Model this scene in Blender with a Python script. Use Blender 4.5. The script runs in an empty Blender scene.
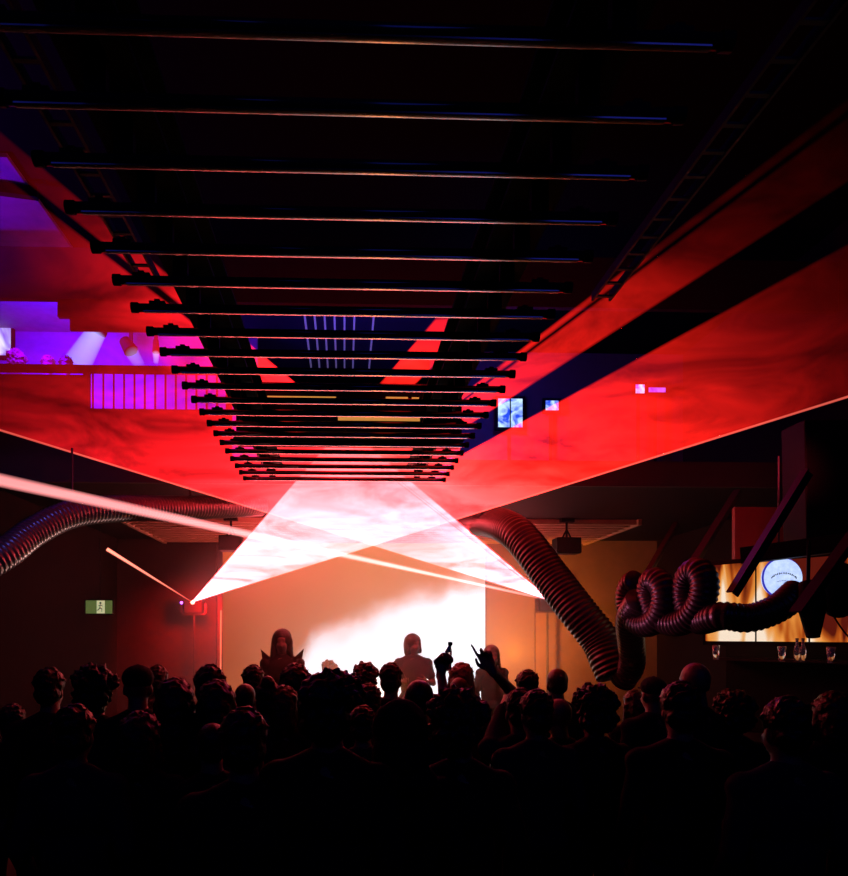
import bpy, bmesh, math, random
from mathutils import Vector, Matrix, noise
random.seed(7)
S = bpy.context.scene
COL = S.collection
PI = math.pi
# ------------------------------------------------------------------ camera
EYE = 2.0
FPX = 700.0
YAW = math.radians(2.0)
PPX = 345 + FPX*math.tan(YAW)
HOR = 634.0
cam_d = bpy.data.cameras.new('camera')
cam = bpy.data.objects.new('camera', cam_d); COL.objects.link(cam)
cam.location = (0, 0, EYE); cam.rotation_euler = (PI/2, 0, -YAW)
cam_d.sensor_width = 36; cam_d.lens = FPX/876*36
cam_d.shift_x = (424-PPX)/876; cam_d.shift_y = (HOR-438)/876
cam_d.clip_start = 0.05
S.camera = cam
# ------------------------------------------------------------------ world, lights, exposure
w = bpy.data.worlds.new('world'); S.world = w; w.use_nodes = True
w.node_tree.nodes['Background'].inputs[0].default_value = (0.02, 0.004, 0.01, 1)
w.node_tree.nodes['Background'].inputs[1].default_value = 0.02
S.view_settings.view_transform = 'Standard'; S.view_settings.look = 'None'
S.view_settings.gamma = 1; S.view_settings.use_curve_mapping = False
S.view_settings.exposure = 0.0
S.cycles.max_bounces = 5; S.cycles.diffuse_bounces = 2; S.cycles.glossy_bounces = 3
S.cycles.transparent_max_bounces = 24; S.cycles.volume_bounces = 0
S.cycles.sample_clamp_indirect = 2.0
S.cycles.use_denoising = True

def ray(px, py):
    c, s = math.cos(YAW), math.sin(YAW)
    a, b = (px-PPX)/FPX, (HOR-py)/FPX
    return Vector((a*c+s, c-a*s, b))
def P(px, py, y):                      # point of the room at distance y seen at that place of the photo
    r = ray(px, py)
    return Vector((0, 0, EYE)) + r*(y/r.y)
def aim(o, target):
    o.rotation_euler = (Vector(target)-o.location).to_track_quat('-Z', 'Y').to_euler()
def lamp(name, kind, loc, col, power, target=None, size=.3, size_y=None, spot=60, blend=.5):
    d = bpy.data.lights.new(name, kind); d.color = col; d.energy = power
    if kind == 'AREA':
        d.size = size
        if size_y: d.shape = 'RECTANGLE'; d.size_y = size_y
    elif kind == 'SPOT':
        d.spot_size = math.radians(spot); d.spot_blend = blend; d.shadow_soft_size = size
    else: d.shadow_soft_size = size
    o = bpy.data.objects.new(name, d); COL.objects.link(o); o.location = loc
    if target is not None: aim(o, target)
    return o
lamp('amber_wash_right', 'SPOT', (2.5, 10.2, 1.7), (1, .27, .03), 750, (2.7, 11.6, 2.0), .1, spot=140, blend=1)
lamp('amber_wash_left', 'SPOT', (-1.2, 10.0, 1.2), (1, .20, .02), 35, (-1.4, 11.6, 2.3), .1, spot=130, blend=1)
lamp('amber_smoke_light', 'POINT', (.5, 9.9, 1.0), (1, .28, .03), 75, size=.2)
lamp('red_wash_left', 'SPOT', (-2.15, 10.7, 2.5), (1, .002, .004), 700, (-2.35, 11.6, 1.9), .1, spot=130, blend=1)
lamp('violet_wash_upstairs', 'AREA', (-3.6, 8.2, 5.75), (.10, .0, 1), 170, (-3.4, 10.0, 5.0), .6)
lamp('violet_wash_ceiling', 'AREA', (-4.3, 6.4, 5.0), (.14, .0, 1), 70, (-4.3, 5.8, 6.3), .3)
lamp('blue_wash_bars', 'AREA', (2.0, -1.5, 5.9), (.05, .08, 1), 12, (0, 3, 3.4), 2.4)
lamp('blue_wash_bars_far', 'AREA', (-3.0, -1.0, 5.9), (.05, .08, 1), 8, (0, 4, 3.4), 2.4)
lamp('blue_wash_ducts', 'SPOT', (-2.6, 3.0, 4.4), (.15, .15, 1), 60, (-2.9, 6.4, 2.9), .1, spot=40)
lamp('pink_wash_ducts', 'SPOT', (1.3, 5.6, 2.0), (1, .22, .45), 34, (2.4, 4.9, 2.2), .1, spot=50)
lamp('duct_underside_fill', 'SPOT', (-1.9, 7.7, .9), (1, .55, .45), 90, (-2.9, 6.0, 2.9), .05, spot=50)  # unseen lamp added to brighten the underside of the left duct
lamp('blue_glow_gallery', 'POINT', (2.2, 9.3, 5.2), (.03, .06, 1), 40, size=.15)

# ------------------------------------------------------------------ materials
MATS = {}
def mat(name, col, rough=.6, metal=0, emit=None, es=0, bump=0, scale=8, vary=.25, spec=.5, alpha=None):
    if name in MATS: return MATS[name]
    m = bpy.data.materials.new(name); m.use_nodes = True
    nt = m.node_tree; n = nt.nodes; l = nt.links
    b = n['Principled BSDF']
    tc = n.new('ShaderNodeTexCoord'); no = n.new('ShaderNodeTexNoise'); no.inputs['Scale'].default_value = scale
    no.inputs['Detail'].default_value = 4
    l.new(tc.outputs['Object'], no.inputs['Vector'])
    mx = n.new('ShaderNodeMix'); mx.data_type = 'RGBA'
    mx.inputs[6].default_value = (*[c*(1-vary) for c in col], 1); mx.inputs[7].default_value = (*[min(1, c*(1+vary)) for c in col], 1)
    l.new(no.outputs['Fac'], mx.inputs[0]); l.new(mx.outputs[2], b.inputs['Base Color'])
    b.inputs['Roughness'].default_value = rough; b.inputs['Metallic'].default_value = metal
    b.inputs['Specular IOR Level'].default_value = spec
    if bump:
        bp = n.new('ShaderNodeBump'); bp.inputs['Strength'].default_value = bump; bp.inputs['Distance'].default_value = .01
        l.new(no.outputs['Fac'], bp.inputs['Height']); l.new(bp.outputs['Normal'], b.inputs['Normal'])
    if emit:
        b.inputs['Emission Color'].default_value = (*emit, 1); b.inputs['Emission Strength'].default_value = es
    if alpha is not None:
        b.inputs['Transmission Weight'].default_value = alpha
    MATS[name] = m
    return m
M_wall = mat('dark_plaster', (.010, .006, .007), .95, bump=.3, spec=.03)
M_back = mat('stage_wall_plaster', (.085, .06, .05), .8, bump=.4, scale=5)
M_black = mat('black_paint', (.004, .0035, .004), .7, spec=.1)
M_ceil = mat('black_ceiling', (.002, .0018, .002), .9, spec=.05)
M_floor = mat('dark_floor', (.02, .018, .02), .5)
M_bar = mat('black_gloss_tube', (.03, .027, .03), .16, metal=.3, spec=.9, vary=.1)
M_steel = mat('dark_steel', (.008, .007, .008), .5, spec=.3)
M_duct = mat('ribbed_foil', (.12, .10, .11), .30, metal=.7, scale=40)
M_duct_dark = mat('ribbed_rubber', (.030, .018, .02), .34, metal=.3, scale=40)
M_violet = mat('pale_gallery_wall', (.22, .22, .26), .8)
M_grey = mat('dark_red_plaster', (.02, .012, .012), .8)
M_slat = mat('pale_wood_slat', (.35, .24, .15), .5)
M_skin = mat('skin', (.16, .08, .055), .55, scale=20, vary=.1)
M_skin2 = mat('skin_deep', (.10, .055, .035), .5, scale=20, vary=.1)
M_hair = [mat('hair_black', (.006, .004, .003), .45, bump=.6, scale=60, spec=.3), mat('hair_brown', (.03, .014, .008), .45, bump=.6, scale=60, spec=.3),
          mat('hair_fair', (.12, .07, .03), .45, bump=.6, scale=60, spec=.3)]
M_cloth = [mat('cloth_black', (.010, .009, .010), .9, scale=30, spec=.1), mat('cloth_navy', (.010, .012, .025), .9, scale=30, spec=.1),
           mat('cloth_wine', (.03, .008, .010), .9, scale=30, spec=.1), mat('cloth_grey', (.03, .03, .03), .9, scale=30, spec=.1)]
M_shoe = mat('shoe_leather', (.01, .01, .01), .5)

class NT:
    def __init__(s, name):
        s.m = bpy.data.materials.new(name); s.m.use_nodes = True; s.t = s.m.node_tree; s.t.nodes.clear()
        s.out = s.t.nodes.new('ShaderNodeOutputMaterial')
    def n(s, k, **kw):
        x = s.t.nodes.new(k)
        for a, v in kw.items():
            if a.startswith('i_'):
                key = a[2:]; key = int(key) if key.isdigit() else key.replace('_', ' ')
                x.inputs[key].default_value = v
            else: setattr(x, a, v)
        return x
    def l(s, a, b): s.t.links.new(a, b)
    def math(s, op, a, b=None, clamp=False):
        x = s.t.nodes.new('ShaderNodeMath'); x.operation = op; x.use_clamp = clamp
        for i, v in enumerate((a, b)):
            if v is None: continue
            if isinstance(v, (int, float)): x.inputs[i].default_value = v
            else: s.l(v, x.inputs[i])
        return x.outputs[0]

def laser_volume(name, strength, core, col, cloud=.6, angular=.4, power=2.0, seed=0, reach=None, whiten=0, edge=None):
    """haze crossed by laser light: brightness falls away from the projector (object origin), uneven with the smoke"""
    g = NT(name); tc = g.n('ShaderNodeTexCoord')
    ln = g.n('ShaderNodeVectorMath', operation='LENGTH'); g.l(tc.outputs['Object'], ln.inputs[0])
    r = g.math('DIVIDE', ln.outputs['Value'], core); f = g.math('POWER', g.math('ADD', g.math('MULTIPLY', r, r), 1.0), power)
    nz = g.n('ShaderNodeTexNoise', i_Scale=1.35, i_Detail=6.0, i_Roughness=.64, i_Distortion=1.1)
    mp = g.n('ShaderNodeMapping'); mp.inputs['Location'].default_value = (seed*3.1, seed, 0); mp.inputs['Scale'].default_value = (.7, 1.2, .6)
    g.l(tc.outputs['Object'], mp.inputs['Vector']); g.l(mp.outputs['Vector'], nz.inputs['Vector'])
    cr = g.n('ShaderNodeMapRange', i_1=.32, i_2=.70, i_3=1-cloud, i_4=1+cloud); g.l(nz.outputs['Fac'], cr.inputs[0])
    nm = g.n('ShaderNodeVectorMath', operation='NORMALIZE'); g.l(tc.outputs['Object'], nm.inputs[0])
    na = g.n('ShaderNodeTexNoise', i_Scale=3.0, i_Detail=2.0); g.l(nm.outputs['Vector'], na.inputs['Vector'])
    ar = g.n('ShaderNodeMapRange', i_1=.3, i_2=.7, i_3=1-angular, i_4=1+angular); g.l(na.outputs['Fac'], ar.inputs[0])
    s = g.math('DIVIDE', strength, f)
    s = g.math('MULTIPLY', g.math('MULTIPLY', s, cr.outputs[0]), ar.outputs[0])
    if reach:
        s = g.math('MULTIPLY', s, g.math('EXPONENT', g.math('MULTIPLY', g.math('POWER', g.math('DIVIDE', ln.outputs['Value'], reach), 8.0), -1.0)))
    if edge:                                     # the scanner dwells towards the edge of its fan
        sx = g.n('ShaderNodeSeparateXYZ'); g.l(tc.outputs['Object'], sx.inputs[0])
        ra = g.math('ABSOLUTE', g.math('DIVIDE', sx.outputs['X'], sx.outputs['Y']))
        em = g.n('ShaderNodeMapRange', interpolation_type='SMOOTHSTEP', i_1=edge[0], i_2=edge[1], i_3=1.0, i_4=edge[2]); g.l(ra, em.inputs[0])
        s = g.math('MULTIPLY', s, em.outputs[0])
    e = g.n('ShaderNodeEmission'); e.inputs[0].default_value = (*col, 1); g.l(s, e.inputs[1]); last = e.outputs[0]
    if whiten:                                   # pale emission painted in near the projector, where the laser light burns out
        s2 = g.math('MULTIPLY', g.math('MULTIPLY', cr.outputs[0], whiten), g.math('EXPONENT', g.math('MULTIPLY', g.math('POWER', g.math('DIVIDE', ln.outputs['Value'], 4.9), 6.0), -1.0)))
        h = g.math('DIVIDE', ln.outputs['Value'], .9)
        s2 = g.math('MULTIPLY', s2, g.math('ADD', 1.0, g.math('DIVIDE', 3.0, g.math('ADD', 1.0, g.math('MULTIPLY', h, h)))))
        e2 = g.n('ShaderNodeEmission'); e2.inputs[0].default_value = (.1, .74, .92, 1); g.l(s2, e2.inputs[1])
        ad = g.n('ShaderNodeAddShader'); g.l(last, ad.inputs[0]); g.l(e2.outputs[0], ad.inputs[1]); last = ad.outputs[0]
    g.l(last, g.out.inputs['Volume'])
    return g.m

# ------------------------------------------------------------------ mesh helpers
def tagp(o, label=None, cat=None, group=None, kind=None):
    if label: o['label'] = label
    if cat: o['category'] = cat
    if group: o['group'] = group
    if kind: o['kind'] = kind
    return o
def obj(name, bm, m, parent=None, loc=(0, 0, 0), smooth=False, bevel=0):
    me = bpy.data.meshes.new(name)
    bmesh.ops.recalc_face_normals(bm, faces=bm.faces)
    bm.to_mesh(me); bm.free()
    if smooth:
        for p in me.polygons: p.use_smooth = True
    for q in (m if isinstance(m, list) else [m]): me.materials.append(q)
    o = bpy.data.objects.new(name, me); COL.objects.link(o); o.location = loc
    if parent: o.parent = parent
    if bevel:
        b = o.modifiers.new('bevel', 'BEVEL'); b.width = bevel; b.segments = 2
    return o
def empty(name, loc, label, cat, group=None, rz=0):
    o = bpy.data.objects.new(name, None); COL.objects.link(o); o.location = loc; o.rotation_euler = (0, 0, rz)
    return tagp(o, label, cat, group)
def box(bm, lo, hi, mtx=None):
    vs = [bm.verts.new((x, y, z)) for x in (lo[0], hi[0]) for y in (lo[1], hi[1]) for z in (lo[2], hi[2])]
    if mtx:
        for v in vs: v.co = mtx @ v.co
    for f in ((0, 1, 3, 2), (4, 6, 7, 5), (0, 4, 5, 1), (2, 3, 7, 6), (0, 2, 6, 4), (1, 5, 7, 3)):
        bm.faces.new([vs[i] for i in f])
    return bm
def frame_of(t):
    t = t.normalized(); up = Vector((0, 0, 1)) if abs(t.z) < .95 else Vector((0, 1, 0))
    a = t.cross(up).normalized(); return a, t.cross(a).normalized()
def tube(bm, pts, rad, seg=12, cap=True):
    rad = rad if isinstance(rad, (list, tuple)) else [rad]*len(pts)
    a, b = frame_of(pts[1]-pts[0]); rings = []
    for i, p in enumerate(pts):
        t = (pts[min(i+1, len(pts)-1)]-pts[max(i-1, 0)]).normalized()
        a = (a-t*a.dot(t)).normalized(); b = t.cross(a)
        rings.append([bm.verts.new(p+(a*math.cos(2*PI*k/seg)+b*math.sin(2*PI*k/seg))*rad[i]) for k in range(seg)])
    for i in range(len(rings)-1):
        for k in range(seg):
            bm.faces.new((rings[i][k], rings[i][(k+1) % seg], rings[i+1][(k+1) % seg], rings[i+1][k]))
    if cap: bm.faces.new(rings[0][::-1]); bm.faces.new(rings[-1])
    return bm
def ball(bm, c, r, seg=16, rings=12, mtx=None):
    r = r if isinstance(r, (tuple, list)) else (r, r, r)
    m = Matrix.Translation(c) @ (mtx or Matrix()) @ Matrix.Diagonal((*r, 1))
    bmesh.ops.create_uvsphere(bm, u_segments=seg, v_segments=rings, radius=1, matrix=m)
def caps(bm, a, b, ra, rb=None, seg=12):
    rb = ra if rb is None else rb; a, b = Vector(a), Vector(b)
    tube(bm, [a, b], [ra, rb], seg); ball(bm, a, ra, seg, 8); ball(bm, b, rb, seg, 8)
def bar_between(bm, a, b, wd, ht):
    a, b = Vector(a), Vector(b); t = (b-a).normalized()
    up = Vector((0, 0, 1)) if abs(t.z) < .95 else Vector((0, 1, 0))
    x = t.cross(up).normalized(); z = x.cross(t)
    m = Matrix((( x.x, t.x, z.x, a.x), (x.y, t.y, z.y, a.y), (x.z, t.z, z.z, a.z), (0, 0, 0, 1)))
    return box(bm, (-wd/2, 0, -ht/2), (wd/2, (b-a).length, ht/2), m)
def structure(name, lo, hi, m):
    o = obj(name, box(bmesh.new(), lo, hi), m); o['kind'] = 'structure'; return o

# ------------------------------------------------------------------ room
CZ = EYE+4.3
MZ = EYE+1.55            # underside of the gallery
GF = EYE+1.75            # gallery floor
BD = 11.6                # stage back wall
structure('floor', (-7, -3, -.2), (7, 14, 0), M_floor)
structure('ceiling', (-7, -3, CZ), (7, 14, CZ+.2), M_ceil)
structure('wall_left', (-3.9, -3, 0), (-3.7, BD, MZ), M_wall)
structure('wall_right', (5.2, -3, 0), (5.4, 13.4, CZ), M_wall)
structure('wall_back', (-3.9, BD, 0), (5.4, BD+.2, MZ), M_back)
structure('wall_front', (-7, -3.2, 0), (7, -3, CZ), M_black)
structure('wall_upper_left', (-6.4, -3, MZ), (-6.2, 13.4, CZ), M_wall)
structure('wall_upper_back', (-6.4, 13.2, MZ), (5.4, 13.4, CZ), M_black)
structure('gallery_floor_slab', (-6.2, 7.2, MZ), (5.2, 13.2, GF), M_black)
structure('trim_1', (-6.2, 7.15, MZ-.02), (5.2, 7.2, GF+.04), M_grey)
structure('blue_glow_panel_right', (1.3, 10.6, GF), (5.2, 10.7, CZ), mat('glow_panel_blue_grey', (.05, .05, .06), .8))  # surface added upstairs only to catch the blue lamp's glow
# purple lit gallery wall behind the railing and the stepped bulkhead above the gallery
structure('wall_gallery', (-6.2, 10.0, GF), (-1.25, 10.12, CZ), M_violet)
bm = bmesh.new()
a = P(0, 246, 7.2).z; b_ = P(0, 298, 7.2).z
box(bm, (-6.2, 7.2, b_), (5.2, 7.27, a))
x1 = P(57, 300, 7.2).x; x2 = P(62, 300, 7.2).x; x3 = P(69, 300, 7.2).x; x4 = P(170, 300, 7.2).x
box(bm, (x1, 7.21, P(0, 315, 7.2).z), (x4, 7.27, b_+.01)); box(bm, (x3, 7.22, P(0, 328, 7.2).z), (x4, 7.26, P(0, 314, 7.2).z))
o = obj('beam_1', bm, M_grey); o['kind'] = 'structure'
x5 = P(62, 240, 7.57).x
structure('ceiling_panel_left', (-6.2, 6.35, CZ-.05), (x5, 10.0, CZ-.01), M_violet)
bm = bmesh.new()
bar_between(bm, (-6.1, 6.1, CZ-.12), (x5+.1, 6.75, CZ-.12), .07, .1); bar_between(bm, (-3.3, 5.0, CZ-.12), (-3.3, 6.55, CZ-.12), .06, .1)
o = obj('ceiling_beam', bm, M_black); o['kind'] = 'structure'
# slatted soffit above the stage
bm = bmesh.new()
for i in range(10):
    y = 9.35+i*.22; box(bm, (-2.9+.12*i*0, y, MZ-.07), (3.95-.0*i, y+.06, MZ-.002))
for x in (-2.95, 3.95): box(bm, (x, 9.3, MZ-.08), (x+.05, 11.5, MZ-.001))
tagp(obj('slatted_soffit', bm, M_slat), 'pale slatted soffit panel under the gallery above the stage', 'ceiling panel')

# ------------------------------------------------------------------ stage
stg = empty('stage', (.2, 7.2, 0), 'low black stage platform behind the crowd in front of the glowing backdrop', 'stage')
obj('deck', box(bmesh.new(), (-2.6, -.6, .22), (2.9, 4.3, .28)), M_black, stg)
obj('front_panel', box(bmesh.new(), (-2.6, -.58, 0), (2.9, -.54, .22)), M_steel, stg)
# backdrop screen: glow of backlit smoke painted into its emission
g = NT('backdrop_glow'); tc = g.n('ShaderNodeTexCoord'); sp = g.n('ShaderNodeSeparateXYZ'); g.l(tc.outputs['Object'], sp.inputs[0])
nz = g.n('ShaderNodeTexNoise', i_Scale=1.3, i_Detail=4.0, i_Roughness=.5); g.l(tc.outputs['Object'], nz.inputs['Vector'])
X, Z = sp.outputs['X'], sp.outputs['Z']
nzz = g.math('MULTIPLY', g.math('SUBTRACT', nz.outputs['Fac'], .5), .9)
# height of the painted smoke glow rises to the right, then a soft step
edge = g.math('ADD', g.math('ADD', g.math('MULTIPLY', X, .40), g.math('MULTIPLY', g.math('MINIMUM', g.math('ADD', X, .7), 0.0), 1.3)), 1.80)
edge = g.math('MINIMUM', edge, 2.42)
dd = g.math('ADD', g.math('SUBTRACT', edge, Z), nzz)
fac = g.n('ShaderNodeMapRange', interpolation_type='SMOOTHSTEP', i_1=-.42, i_2=.30); g.l(dd, fac.inputs[0])
base = g.n('ShaderNodeMapRange', i_1=-2.3, i_2=.3, i_3=0.0, i_4=1.0); g.l(g.math('ADD', X, nzz), base.inputs[0])
c1 = g.n('ShaderNodeMix', data_type='RGBA'); c1.inputs[6].default_value = (.40, .055, .004, 1); c1.inputs[7].default_value = (.80, .25, .07, 1); g.l(base.outputs[0], c1.inputs[0])
c2 = g.n('ShaderNodeMix', data_type='RGBA'); c2.inputs[7].default_value = (1.0, 1.02, 1.1, 1); g.l(c1.outputs[2], c2.inputs[6]); g.l(fac.outputs[0], c2.inputs[0])
st = g.n('ShaderNodeMapRange', i_3=.92, i_4=1.5); g.l(fac.outputs[0], st.inputs[0])
e = g.n('ShaderNodeEmission'); g.l(c2.outputs[2], e.inputs[0]); g.l(st.outputs[0], e.inputs[1]); g.l(e.outputs[0], g.out.inputs['Surface'])
M_backdrop = g.m
xl, xr = P(223, 600, 11.45).x, P(485, 600, 11.45).x
bd = empty('backdrop_screen', ((xl+xr)/2, 11.45, .3), 'wide glowing backdrop screen, white smoke glow painted over orange, behind the stage performers', 'screen')
hw = (xr-xl)/2
obj('screen_panel', box(bmesh.new(), (-hw, -.02, .2), (hw, .02, MZ-.33)), M_backdrop, bd)
bm = bmesh.new(); box(bm, (-hw-.07, -.03, 0), (-hw, .04, MZ-.31)); box(bm, (hw, -.015, 0), (hw+.03, .04, MZ-.31)); box(bm, (-hw, -.03, 0), (hw, .03, .2))
obj('screen_frame', bm, M_grey, bd)
bm = bmesh.new(); tube(bm, [Vector((-hw-.03, -.05, 1.1)), Vector((-hw-.025, -.05, P(0, 610, 11.4).z-.3))], .009, 8)
M_line = mat('amber_edge_glow', (.3, .1, .05), emit=(1, .35, .15), es=1.1)  # bright panel edge painted as emission, no lamp of its own
obj('edge_glow', bm, M_line, bd)
structure('wall_shade_panel', (-3.7, 11.5, 0), (-2.1, 11.6, MZ), mat('wall_shade_tone', (.022, .012, .012), .9, spec=.1))  # dark sheet added over the wall to paint in its shade
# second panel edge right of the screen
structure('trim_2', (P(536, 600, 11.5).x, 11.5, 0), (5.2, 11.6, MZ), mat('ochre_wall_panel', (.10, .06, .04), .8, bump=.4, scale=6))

# ------------------------------------------------------------------ lasers
AL, AR = P(192, 602, 11.0), P(550, 600, 11.0)
ZC = 3.2
def sheet_pt(px, py, A, zc=ZC):
    t = (EYE+zc-A.z)/A.y                  # plane: z = A.z + t (A.y - y)
    r = ray(px, py)
    k = (A.z+t*A.y-EYE)/(r.z+t*r.y)
    return Vector((0, 0, EYE))+r*k
def prism(bm, poly, nrm, th):
    lo = [bm.verts.new(p-nrm*th/2) for p in poly]; hi = [bm.verts.new(p+nrm*th/2) for p in poly]
    bm.faces.new(lo[::-1]); bm.faces.new(hi)
    for i in range(len(poly)):
        j = (i+1) % len(poly); bm.faces.new((lo[i], lo[j], hi[j], hi[i]))
def sector(bm, A, apx, polypx, zc=ZC, th=.025):
    t = (EYE+zc-A.z)/A.y; nrm = Vector((0, t, 1)).normalized()
    prism(bm, [(A if p is None else sheet_pt(*p, A, zc))-A for p in polypx], nrm, th)
def onray(apx, sl, x, sgn):               # picture point at column x on a beam of slope sl from the projector
    return (x, apx[1]-sl*(x-apx[0])*sgn)
TH = .025
VL = laser_volume('laser_haze_left', 4.6/TH, 4.0, (1, .013, .008), .7, .3, power=1.0, seed=1, reach=7.5, whiten=.28/TH)
VR = laser_volume('laser_haze_right', 3.2/TH, 4.0, (1, .010, .014), .75, .3, power=1.0, seed=2, reach=7.5, whiten=.28/TH, edge=(.80, .63, 5.5))
VE = laser_volume('laser_edge_haze', 110, 6.0, (1, .14, .10), .2, .1, power=1.0, reach=11)
VB = laser_volume('laser_beam_haze', 22, 6.0, (1, .30, .30), .15, .05, power=.6)
def R1(sl, x): return onray((192, 602), sl, x, 1)
def R2(sl, x): return onray((550, 600), sl, x, -1)
bm = bmesh.new()
sector(bm, AL, None, [None, R1(.313, 460), R1(.544, 460), R1(.642, 460), R1(.77, 430), R1(.98, 384), R1(1.16, 353)])
sector(bm, AL, None, [R1(.313, 460), R1(.313, 980), R1(.544, 980), R1(.544, 460)])  # rig shadows are cut into the fan's shape as gaps between sectors
sector(bm, AL, None, [R1(.642, 460), R1(.642, 960), R1(.738, 900), R1(.738, 437)])
sector(bm, AL, None, [R1(.750, 437), R1(.750, 900), R1(.766, 900), R1(.766, 434)])
sector(bm, AL, None, [R1(.98, 384), R1(.98, 484), R1(1.16, 436), R1(1.16, 353)])
fl = tagp(obj('laser_fan', bm, VL, loc=AL), 'red laser fan rising rightwards through the haze from the projector on the left', 'laser light', 'laser light from the two stage projectors')
def beam(A, q, ra, rb, m, parent):
    b = bmesh.new(); tube(b, [Vector((0, 0, 0)), q-A], [ra, rb], 8)
    return obj('edge_beam', b, m, parent)
beam(AL, sheet_pt(*R1(.313, 960), AL), .006, .011, VE, fl)
bm = bmesh.new()
sector(bm, AR, None, [None, R2(.309, -120), R2(.775, -60), R2(.80, 212), R2(.80, 211)][:3])
sector(bm, AR, None, [None, R2(.775, 215), R2(.80, 215)])
sector(bm, AR, None, [None, R2(.80, -60), R2(.85, -60)])  # thin gap below this sector is a cable shadow cut into the shape
fr = tagp(obj('laser_fan', bm, VR, loc=AR), 'red laser fan rising leftwards through the haze from the projector on the right', 'laser light', 'laser light from the two stage projectors')
beam(AR, sheet_pt(*R2(.309, -120), AR), .006, .011, VE, fr)
bm = bmesh.new()
sector(bm, AR, None, [None, R2(.2085, -60), R2(.2275, -60)], zc=1.3, th=.03)
tagp(obj('laser_beam', bm, VB, loc=AR), 'long narrow pink laser beam crossing the room to the far left', 'laser light')
bm = bmesh.new()
q = P(107, 549, 10.45); tube(bm, [Vector((0, 0, 0)), q-AL], [.006, .028], 10)
tagp(obj('laser_beam', bm, laser_volume('laser_short_haze', 60, 6.0, (1, .22, .15), .1, .05, power=.6), loc=AL), 'short pink laser beam slanting up to the left side wall', 'laser light')
def projector(A, label, led):
    t = empty('laser_projector', (A.x, A.y+.06, A.z-.12), label, 'laser projector', 'laser projectors on the stage')
    hs_ = obj('housing', box(bmesh.new(), (-.14, 0, -.05), (.14, .3, .16)), M_black, t, bevel=.01)
    bm = bmesh.new(); tube(bm, [Vector((0, -.03, .115)), Vector((0, .01, .115))], .03, 16)
    obj('lens', bm, mat('laser_lens', (.3, .02, .02), .1, emit=(1, .15, .1), es=12), hs_)
    bm = bmesh.new(); box(bm, (-.20, .05, -.08), (-.17, .1, .1)); box(bm, (.17, .05, -.08), (.20, .1, .1)); box(bm, (-.2, .05, -.08), (.2, .1, -.055))
    obj('bracket', bm, M_steel, t)
    bm = bmesh.new(); tube(bm, [Vector((0, .08, -.08)), Vector((0, .08, -A.z+.12+.28))], .018, 10)
    obj('stand_pole', bm, M_steel, t)
    if led:
        bm = bmesh.new(); ball(bm, (P(181, 603, 11).x-A.x, -.03, .11), .022, 10, 8)
        obj('indicator_light', bm, mat('violet_led', (.1, 0, .3), emit=(.3, .08, 1), es=7), hs_)
projector(AL, 'black laser projector with violet indicator light at the left end of the stage', True)
projector(AR, 'black laser projector on a pole at the right end of the stage', False)
for i, (px, py, r) in enumerate(((141, 592, .03), (146.5, 592, .022))):
    p = P(px, py, 11.58); bm = bmesh.new(); ball(bm, (0, 0, 0), r, 10, 8)
    tagp(obj('indicator_lamp', bm, mat('amber_led', (.3, .2, .1), emit=(1, .5, .35), es=2), loc=p),
         ('larger' if i == 0 else 'smaller')+' of two tiny pink indicator lamps left of the laser projector', 'lamp', 'tiny indicator lamps')

# ------------------------------------------------------------------ overhead bars
HB = EYE+1.461
NB = 21
ord_ = ['first', 'second', 'third', 'fourth', 'fifth', 'sixth', 'seventh', 'eighth', 'ninth', 'tenth', 'eleventh', 'twelfth', 'thirteenth',
        'fourteenth', 'fifteenth', 'sixteenth', 'seventeenth', 'eighteenth', 'nineteenth', 'twentieth', 'twenty-first']
def mk_bar():
    t = empty('overhead_tube', (0, 0, 0), 'x', 'ceiling bar', 'black overhead tubes')
    bm = bmesh.new(); tube(bm, [Vector((-.95, 0, 0)), Vector((.94, 0, 0))], .019, 20)
    o = tub = obj('tube', bm, M_bar, t, smooth=False)
    for p in o.data.polygons:
        if len(p.vertices) == 4: p.use_smooth = True
    bm = bmesh.new(); rows = []
    for k in range(9):
        y = -.011+.022*k/8; z = -.0205+(y+.004)**2/.12
        rows.append([bm.verts.new((x, y, z)) for x in (-.90, .90)])
    for k in range(8): bm.faces.new((rows[k][0], rows[k+1][0], rows[k+1][1], rows[k][1]))
    ex = bmesh.ops.extrude_face_region(bm, geom=list(bm.faces)); bmesh.ops.translate(bm, vec=(0, 0, .006), verts=[v for v in ex['geom'] if isinstance(v, bmesh.types.BMVert)])
    o = obj('highlight_strip', bm, mat('satin_metal_strip', (.22, .18, .18), .2, metal=.9, vary=.05), t)  # strip added and cambered to carry the stage highlight along the tube
    o.parent = tub
    for sx in (-1, 1):
        bm = bmesh.new(); tube(bm, [Vector((sx*.955, 0, 0)), Vector((sx*.925, 0, 0))], .023, 16); obj('end_cap', bm, M_black, tub)
    for x in (-.84, .82):
        bm = bmesh.new(); box(bm, (x-.035, -.012, .010), (x+.035, .012, .028)); box(bm, (x-.012, -.012, .028), (x+.012, .012, .036)); obj('clamp', bm, M_black, t)
    for x in (-.68, .68):
        bm = bmesh.new(); box(bm, (x-.03, -.015, .015), (x+.03, .015, .125)); obj('hanger', bm, M_black, t)
    return t
def sub(o, parent):                         # one level deeper: both sit at their thing's origin
    o.parent = parent; return o
bar0 = mk_bar()
def dup(root):
    r = root.copy(); COL.objects.link(r)
    for ch in list(root.children):
        c = ch.copy(); COL.objects.link(c); c.parent = r
        for k in list(ch.children):
            d = k.copy(); COL.objects.link(d); d.parent = c
    return r
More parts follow.
